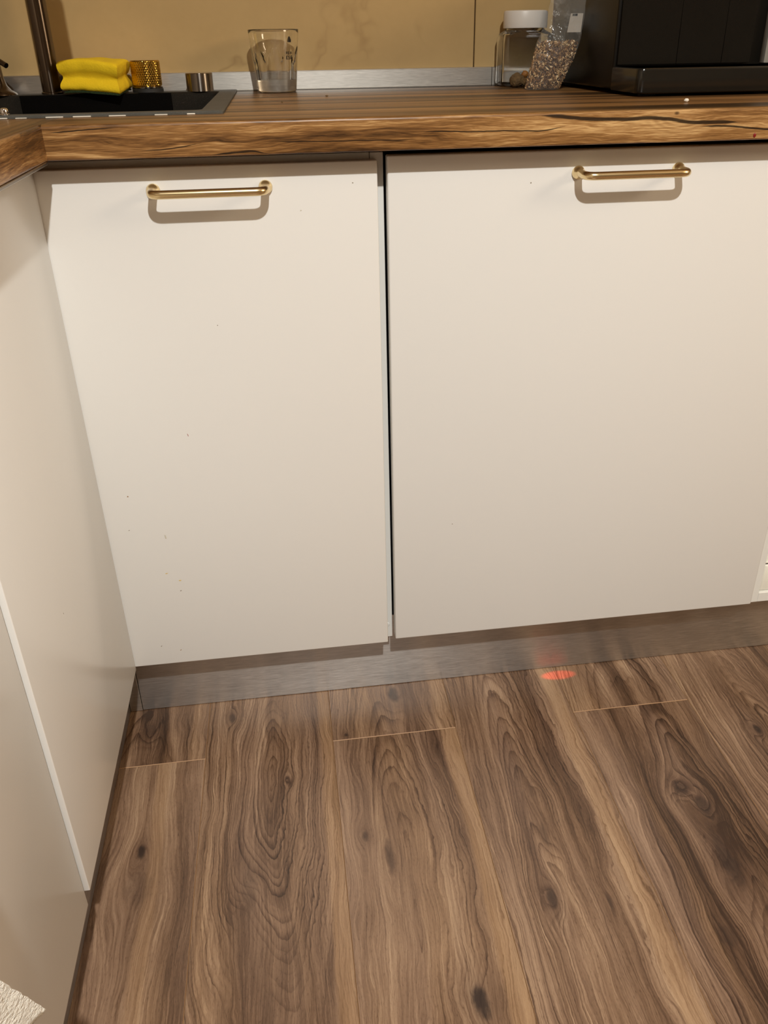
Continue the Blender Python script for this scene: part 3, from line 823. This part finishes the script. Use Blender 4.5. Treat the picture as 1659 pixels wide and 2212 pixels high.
# ------------------------------------------------------------------ jar with white lid
jr = thing('storage_jar', (0.7135, 0.5545, ZT + 0.0003), 'square clear glass jar with a white screw lid near the black machine', 'jar')
def rsq(hw, hd, r, z, n=6):
    out = []
    for (cx, cy, a0) in ((hw - r, hd - r, 0), (-hw + r, hd - r, PI / 2), (-hw + r, -hd + r, PI), (hw - r, -hd + r, 1.5 * PI)):
        for i in range(n + 1):
            a = a0 + PI / 2 * i / n
            out.append((cx + r * math.cos(a), cy + r * math.sin(a), z))
    return out
bm = bmesh.new()
def skin(loops, close0=True, close1=True):
    R_ = [[bm.verts.new(p) for p in l] for l in loops]
    for a, b in zip(R_, R_[1:]):
        for i in range(len(a)): bm.faces.new((a[i], a[(i + 1) % len(a)], b[(i + 1) % len(a)], b[i]))
    if close0: bm.faces.new(R_[0])
    if close1: bm.faces.new(R_[-1])
w, d = 0.0435, 0.0315
outl = [rsq(w - .006, d - .006, .008, 0), rsq(w - .002, d - .002, .011, .0015), rsq(w, d, .012, .005), rsq(w, d, .012, .074), rsq(w - .002, d - .001, .013, .081), rsq(w - .009, d - .002, .0275, .0865), rsq(.0325, .0295, .029, .089), rsq(.0325, .0295, .029, .102),
        rsq(.0305, .0275, .027, .102), rsq(.0305, .0275, .027, .088), rsq(w - .012, d - .0045, .025, .084), rsq(w - .0045, d - .0035, .011, .079), rsq(w - .0028, d - .0028, .0095, .073), rsq(w - .0028, d - .0028, .0095, .008), rsq(w - .006, d - .006, .008, .0055)]
skin(outl); link('body', bm, 'clear_glass', jr, smooth_ang=40)
material('lid_white', None, **{'Base Color': (0.78, 0.74, 0.68), 'Roughness': 0.38})
bm = bmesh.new()
skin([rsq(.0372, .0335, .033, .0895), rsq(.0376, .0338, .0333, .0915), rsq(.0376, .0338, .0333, .1125), rsq(.0366, .0328, .0323, .1148), rsq(.034, .0302, .0298, .1158)])
link('lid', bm, 'lid_white', jr, smooth_ang=40)
bm = bmesh.new()
skin([rsq(w - .0034, d - .0034, .009, .0062), rsq(w - .0032, d - .0032, .009, .0068), rsq(w - .0032, d - .0032, .009, .012), rsq(w - .006, d - .006, .008, .0135)])
def crumbs_mat():
    v, x, y, z = coords(); n = noise(v, 260, 3)
    return {'Base Color': mix(n, (0.05, 0.03, 0.012), (0.24, 0.14, 0.05)), 'Roughness': 0.8, 'Normal': bump(n, 0.8, 0.003)}
material('crumb_brown', crumbs_mat)

bm.free()
# brown dried pieces lying in front of the jar
def lump(name, loc, r, sq, seed, mat, label, cat, group):
    bm = bmesh.new(); bmesh.ops.create_icosphere(bm, subdivisions=3, radius=1.0)
    for v in bm.verts:
        p = v.co.copy()
        k = 1 + 0.22 * mnoise.noise(p * 1.6 + Vector((seed, 0, 0))) + 0.10 * mnoise.noise(p * 5 + Vector((seed, 3, 0)))
        v.co = Vector((p.x * r * sq[0], p.y * r * sq[1], p.z * r * sq[2])) * k
    zmin = min(v.co.z for v in bm.verts)
    for v in bm.verts: v.co.z -= zmin
    o = link(name, bm, mat, None, loc, smooth_ang=60)
    return tagit(o, label, cat, group)
zt = ZT + 0.0002
lump('dried_fruit', (0.6905, 0.505, zt), 0.0115, (1.15, .9, .95), 1.0, 'crumb_brown', 'brown dried fruit at the left foot of the glass jar', 'fruit', 'dried fruit by the jar')
lump('dried_fruit', (0.7085, 0.500, zt), 0.0095, (1.1, .9, .8), 5.0, 'crumb_brown', 'flatter brown dried fruit between the left one and the flake bag', 'fruit', 'dried fruit by the jar')
material('fruit_orange', None, **{'Base Color': (0.30, 0.12, 0.02), 'Roughness': 0.6})
lump('dried_fruit', (0.7070, 0.5160, zt + 0.0135), 0.0062, (1.0, .8, .9), 8.0, 'fruit_orange', 'small orange dried fruit lying on top of the brown ones', 'fruit', 'dried fruit by the jar')

# ------------------------------------------------------------------ bag of flakes
def film():
    v, x, y, z = coords(); n = noise(v, 45, 3, 0.6, 0.6)
    return {'Base Color': (0.9, 0.88, 0.82), 'Roughness': 0.10, 'Alpha': 0.07 + smooth(n, 0.52, 0.7) * 0.12, 'Specular IOR Level': 1.0, 'Normal': bump(n, 0.9, 0.004)}
material('bag_film', film)
YB = 0.413
def kk(pts):
    s = (1.0294 + YB) / 1.4694
    return [(0.27085 + (a - 0.27085) * s, 0.9764 + (b - 0.9764) * s) for a, b in pts]
LEFT = kk([(0.686, 0.9030), (0.6905, 0.925), (0.7026, 0.9727), (0.7138, 0.9986), (0.7212, 1.0305), (0.727, 1.07), (0.731, 1.09)])
RIGHT = kk([(0.7454, 0.9030), (0.7666, 0.9485), (0.7746, 0.9717), (0.7790, 1.0108), (0.7792, 1.0300), (0.778, 1.09)])
HALF = [(0.90, 0.015), (0.915, 0.019), (0.945, 0.021), (0.972, 0.017), (1.0, 0.009), (1.03, 0.0045), (1.06, 0.0018), (1.1, 0.0012)]
def itp(pts, z, rev=False):
    q = [(b, a) for a, b in pts] if rev else pts
    if z <= q[0][0]: return q[0][1]
    for (a, b), (c, e) in zip(q, q[1:]):
        if z <= c: return b + (e - b) * (z - a) / (c - a)
    return q[-1][1]
bag = thing('snack_bag', (0.715, YB, ZT + 0.0003), 'clear plastic bag half full of brown flakes leaning on the black machine', 'bag')
bm = bmesh.new()
rings = []
zb0 = ZT + 0.0006
NZ, NA = 40, 48
for j in range(NZ + 1):
    z = zb0 + (1.085 - zb0) * j / NZ
    xl, xr, hw = itp(LEFT, z, True), itp(RIGHT, z, True), itp(HALF, z)
    ring = []
    for i in range(NA):
        a = 2 * PI * i / NA
        cx_, sx_ = math.cos(a), math.sin(a)
        ex = math.copysign(abs(cx_) ** 0.75, cx_); ey = math.copysign(abs(sx_) ** 1.1, sx_)
        p = Vector(((xl + xr) / 2 + ex * (xr - xl) / 2, YB + ey * hw, z))
        n_ = mnoise.noise(Vector((p.x * 55, p.z * 38, ey * 2))) + 0.6 * mnoise.noise(Vector((p.x * 140, p.z * 90, ey * 2 + 5)))
        amp = 0.0016 if z < 0.97 else 0.0032
        p.y += n_ * amp * abs(ey) * (1 if ey < 0 else 0.6)
        if j > 0: p.x += 0.0012 * mnoise.noise(Vector((0, z * 120, ex * 3)))
        ring.append(bm.verts.new(p))
    rings.append(ring)
for a, b in zip(rings, rings[1:]):
    for i in range(NA): bm.faces.new((a[i], a[(i + 1) % NA], b[(i + 1) % NA], b[i]))
bm.faces.new(rings[0])
wlink('film', bm, 'bag_film', bag, smooth_ang=70)
# printed paper tag showing inside the upper part of the bag
bm = bmesh.new()
def tagpt(u, w, off):
    z = 0.985 + w * 0.026; xl, xr = itp(LEFT, z, True), itp(RIGHT, z, True)
    return (xl + (xr - xl) * (0.60 + 0.33 * u), YB - itp(HALF, z) * 0.55 - 0.0005 - off, z)
lo = [bm.verts.new(tagpt(u, w, 0)) for u, w in ((0, 0), (1, 0), (1, 1), (0, 1))]; hi = [bm.verts.new(tagpt(u, w, 0.0003)) for u, w in ((0, 0), (1, 0), (1, 1), (0, 1))]
bm.faces.new(lo); bm.faces.new(hi)
for i in range(4): bm.faces.new((lo[i], lo[(i + 1) % 4], hi[(i + 1) % 4], hi[i]))
material('tag_paper', None, **{'Base Color': (0.42, 0.37, 0.31), 'Roughness': 0.7})
lab = wlink('paper_tag', bm, 'tag_paper', bag); lab['label'] = 'small white paper tag'
bm = bmesh.new()
for (u0, u1, w0, w1) in ((.25, .7, .50, .56), (.25, .75, .38, .46), (.3, .75, .62, .66), (.15, .55, .86, .98)):
    l2 = [bm.verts.new(tagpt(u, w, 0.0004)) for u, w in ((u0, w0), (u1, w0), (u1, w1), (u0, w1))]; h2 = [bm.verts.new(tagpt(u, w, 0.0006)) for u, w in ((u0, w0), (u1, w0), (u1, w1), (u0, w1))]
    bm.faces.new(l2); bm.faces.new(h2)
    for i in range(4): bm.faces.new((l2[i], l2[(i + 1) % 4], h2[(i + 1) % 4], h2[i]))
wlink('print', bm, 'print_black', lab)
# flakes
def flake_mat():
    a = S.T.nodes.new('ShaderNodeAttribute'); a.attribute_name = 'tint'
    return {'Base Color': ramp(S(a.outputs['Fac']), [(0.0, (0.09, 0.035, 0.012)), (0.35, (0.30, 0.15, 0.055)), (0.7, (0.60, 0.38, 0.17)), (1.0, (0.85, 0.66, 0.40))]), 'Roughness': 0.6}
material('flakes', flake_mat)
bm = bmesh.new(); lay = bm.verts.layers.float.new('tint')
rf = random.Random(12)
zf1 = 0.9725
# solid heart of the filling
cr = []
for j in range(9):
    z = ZT + 0.003 + (zf1 - 0.008 - ZT - 0.003) * j / 8
    xl, xr, hw = itp(LEFT, z, True) + 0.006, itp(RIGHT, z, True) - 0.006, itp(HALF, z) - 0.005
    cr.append([bm.verts.new(((xl + xr) / 2 + math.cos(2 * PI * i / 20) * (xr - xl) / 2, YB + math.sin(2 * PI * i / 20) * hw, z)) for i in range(20)])
for a, b in zip(cr, cr[1:]):
    for i in range(20): bm.faces.new((a[i], a[(i + 1) % 20], b[(i + 1) % 20], b[i]))
bm.faces.new(cr[0]); bm.faces.new(cr[-1])
OCT = [(1, 0, 0), (-1, 0, 0), (0, 1, 0), (0, -1, 0), (0, 0, 1), (0, 0, -1)]
OF = [(0, 2, 4), (2, 1, 4), (1, 3, 4), (3, 0, 4), (2, 0, 5), (1, 2, 5), (3, 1, 5), (0, 3, 5)]
for q in range(2300):
    z = ZT + 0.003 + (zf1 - ZT - 0.003) * rf.random()
    xl, xr, hw = itp(LEFT, z, True) + 0.002, itp(RIGHT, z, True) - 0.0025, itp(HALF, z) - 0.0022
    a = 2 * PI * rf.random(); k = 1.0 - 0.22 * rf.random() ** 2
    if z > zf1 - 0.010: k = math.sqrt(rf.random())
    ex = math.copysign(abs(math.cos(a)) ** 0.8, math.cos(a))
    c = Vector(((xl + xr) / 2 + ex * k * (xr - xl) / 2, YB + math.sin(a) * k * hw, z + 0.003 * mnoise.noise(Vector((a, 0, 2)))))
    m = Matrix.Rotation(rf.uniform(0, 2 * PI), 3, 'X') @ Matrix.Rotation(rf.uniform(0, 2 * PI), 3, 'Y') @ Matrix.Rotation(rf.uniform(0, 2 * PI), 3, 'Z')
    s = (rf.uniform(.0018, .0042), rf.uniform(.0012, .0024), rf.uniform(.0004, .0009))
    t = rf.random()
    vs = [bm.verts.new(c + m @ Vector((p[0] * s[0], p[1] * s[1], p[2] * s[2]))) for p in OCT]
    for v in vs: v[lay] = t
    for f in OF: bm.faces.new([vs[i] for i in f])
fl = wlink('flakes', bm, 'flakes')
tagit(fl, 'brown and cream flakes filling the lower half of the clear bag', 'flakes', kind='stuff')

# ------------------------------------------------------------------ black coffee machine
def gloss_black(rough, base):
    def fn():
        v, x, y, z = coords(); n = noise(v, 25, 3)
        return {'Base Color': base, 'Roughness': rough + (n - 0.5) * 0.08, 'Specular IOR Level': 0.3}
    return fn
material('machine_black', gloss_black(0.34, (0.007, 0.0058, 0.0042)))
material('machine_gloss', gloss_black(0.22, (0.008, 0.007, 0.0055)))
material('tray_gloss', gloss_black(0.16, (0.011, 0.010, 0.008)), **{'Specular IOR Level': 0.6})
material('machine_grey', gloss_black(0.35, (0.30, 0.28, 0.25)))
MX = 0.7715
cm = thing('coffee_machine', (0.95, 0.38, ZT), 'large black coffee machine with a protruding drip tray on the right of the worktop', 'machine')
bm = bmesh.new(); box(bm, MX, 1.16, 0.276, 0.575, ZT + 0.006, 1.10, bev=0.003, seg=3); wlink('housing', bm, 'machine_black', cm, smooth_ang=40)
gx = [MX + 0.004, 0.8655, 0.9355, 0.9805]
for a, b in zip(gx, gx[1:]):
    bm = bmesh.new(); box(bm, a + 0.0002, b - 0.0002, 0.2705, 0.2757, ZT + 0.038, 1.095, bev=0.0003, seg=1); wlink('front_panel', bm, 'machine_gloss', cm, smooth_ang=40)
bm = bmesh.new(); box(bm, 0.9985, 1.155, 0.262, 0.2757, ZT + 0.0372, 1.095, bev=0.0010, seg=2); wlink('side_column', bm, 'machine_grey', cm, smooth_ang=40)['label'] = 'light grey column'
# drip tray: rounded front corners, raised rim
bm = bmesh.new()
def tray(z, ins, y1=0.275):
    out = []; x0, x1, y0, r = MX - 0.001 + ins, 1.161 - ins, 0.1755 + ins, 0.010
    for (cx, cy, a0) in ((x0 + r, y0 + r, PI), (x1 - r, y0 + r, 1.5 * PI)):
        for i in range(9):
            a = a0 + PI / 2 * i / 8
            out.append((cx + r * math.cos(a), cy + r * math.sin(a), z))
    out += [(x1, y1, z), (x0, y1, z)]
    return out
skin([tray(ZT + 0.0035, .004), tray(ZT + 0.005, .001), tray(ZT + 0.007, 0), tray(ZT + 0.0325, 0), tray(ZT + 0.0348, .0008), tray(ZT + 0.0358, .0025), tray(ZT + 0.0352, .0045), tray(ZT + 0.0325, .0055)])
wlink('drip_tray', bm, 'tray_gloss', cm, smooth_ang=35)
for (fx, fy) in ((0.80, 0.21), (1.13, 0.21), (0.80, 0.54), (1.13, 0.54)):
    bm = bmesh.new(); lathe(bm, [(0.012, 0.0002), (0.012, 0.0062)], (fx, fy, ZT), 20); wlink('foot', bm, 'rubber', cm)

# ------------------------------------------------------------------ crumbs and a red drop on the worktop
material('crumb_white', None, **{'Base Color': (0.85, 0.80, 0.70), 'Roughness': 0.7})
lump('bread_crumb', (0.789, 0.0585, zt), 0.0024, (1.2, .9, .9), 2.0, 'crumb_white', 'white bread crumb on the worktop in front of the black machine', 'crumb', None)
lump('bread_crumb', (0.2855, 0.235, zt), 0.0012, (1.2, .9, .8), 3.0, 'crumb_brown', 'tiny dark crumb on the worktop in front of the tumbler', 'crumb', None)
lump('bread_crumb', (0.355, 0.36, zt), 0.0016, (1.4, .9, .6), 4.0, 'crumb_brown', 'dark crumb on the worktop right of the tumbler', 'crumb', None)
bm = bmesh.new(); bmesh.ops.create_icosphere(bm, subdivisions=2, radius=1.0)
for v in bm.verts: v.co = Vector((v.co.x * 0.0019, v.co.y * 0.0005, v.co.z * 0.0026))
rd = link('sauce_drop', bm, material('sauce_red', None, **{'Base Color': (0.22, 0.012, 0.01), 'Roughness': 0.3}), None, (0.8364, OY - 0.0002, 0.8722), smooth_ang=60)
tagit(rd, 'dried dark red drop on the front edge of the worktop', 'drop')

# ------------------------------------------------------------------ towel hanging on the left row
def towel_mat():
    v, x, y, z = coords(); n = noise(v, 260, 3, 0.65); n2 = noise(v, 70, 3)
    return {'Base Color': mix(n2, (0.80, 0.78, 0.70), (0.90, 0.88, 0.82)), 'Roughness': 0.95, 'Normal': bump(n, 1.0, 0.004), 'Sheen Weight': 0.3}
material('terry_white', towel_mat)
NY, NZ_ = 60, 70
bm = bmesh.new()
ZH, EH = 0.3802, 0.095
def towel_pt(s, t, back):
    # s: 0 at the right edge .. 1 at the edge nearer the viewer; t: 0 at the hem .. 1 folded over the handle
    z = ZH + (0.8065 - ZH) * min(1.0, t / 0.97) + 0.08 * s * (1 - t)
    lean = -0.0335 * min(1.0, (z - ZH) / EH) - 0.02 * max(0.0, (z - ZH - EH) / 0.33)
    y = -0.6592 + lean - s * (0.20 - 0.07 * t)
    x = 0.065 - 0.020 * math.sin(min(1.0, s / 0.22) * PI / 2) + 0.006 * math.sin(s * 24 + 0.3) * min(1.0, s * 6) * (1 - 0.6 * t)
    x -= 0.018 * t * max(0.0, 1 - s * 4)
    x = max(x, 0.0425) if t < 0.97 else 0.024 + 0.02 * (1 - (t - 0.97) / 0.03)
    f = mnoise.noise(Vector((s * 24, t * 46, 0))) * 0.0014 + mnoise.noise(Vector((s * 90, t * 180, 4))) * 0.0012
    return Vector((x + f - (0.004 if back and t < 0.97 else 0), y, z - (0.004 if back and t >= 0.97 else 0)))
F = [[bm.verts.new(towel_pt(i / NY, j / NZ_, False)) for j in range(NZ_ + 1)] for i in range(NY + 1)]
K = [[bm.verts.new(towel_pt(i / NY, j / NZ_, True)) for j in range(NZ_ + 1)] for i in range(NY + 1)]
for G, flip in ((F, False), (K, True)):
    for i in range(NY):
        for j in range(NZ_): bm.faces.new((G[i][j], G[i + 1][j], G[i + 1][j + 1], G[i][j + 1]))
for i in range(NY):
    bm.faces.new((F[i][0], F[i + 1][0], K[i + 1][0], K[i][0])); bm.faces.new((F[i][NZ_], F[i + 1][NZ_], K[i + 1][NZ_], K[i][NZ_]))
for j in range(NZ_):
    bm.faces.new((F[0][j], F[0][j + 1], K[0][j + 1], K[0][j])); bm.faces.new((F[NY][j], F[NY][j + 1], K[NY][j + 1], K[NY][j]))
tw = wlink('towel', bm, 'terry_white', None, smooth_ang=80)
tagit(tw, 'white terry towel whose corner shows at the lower left, in front of the left cabinets', 'towel')
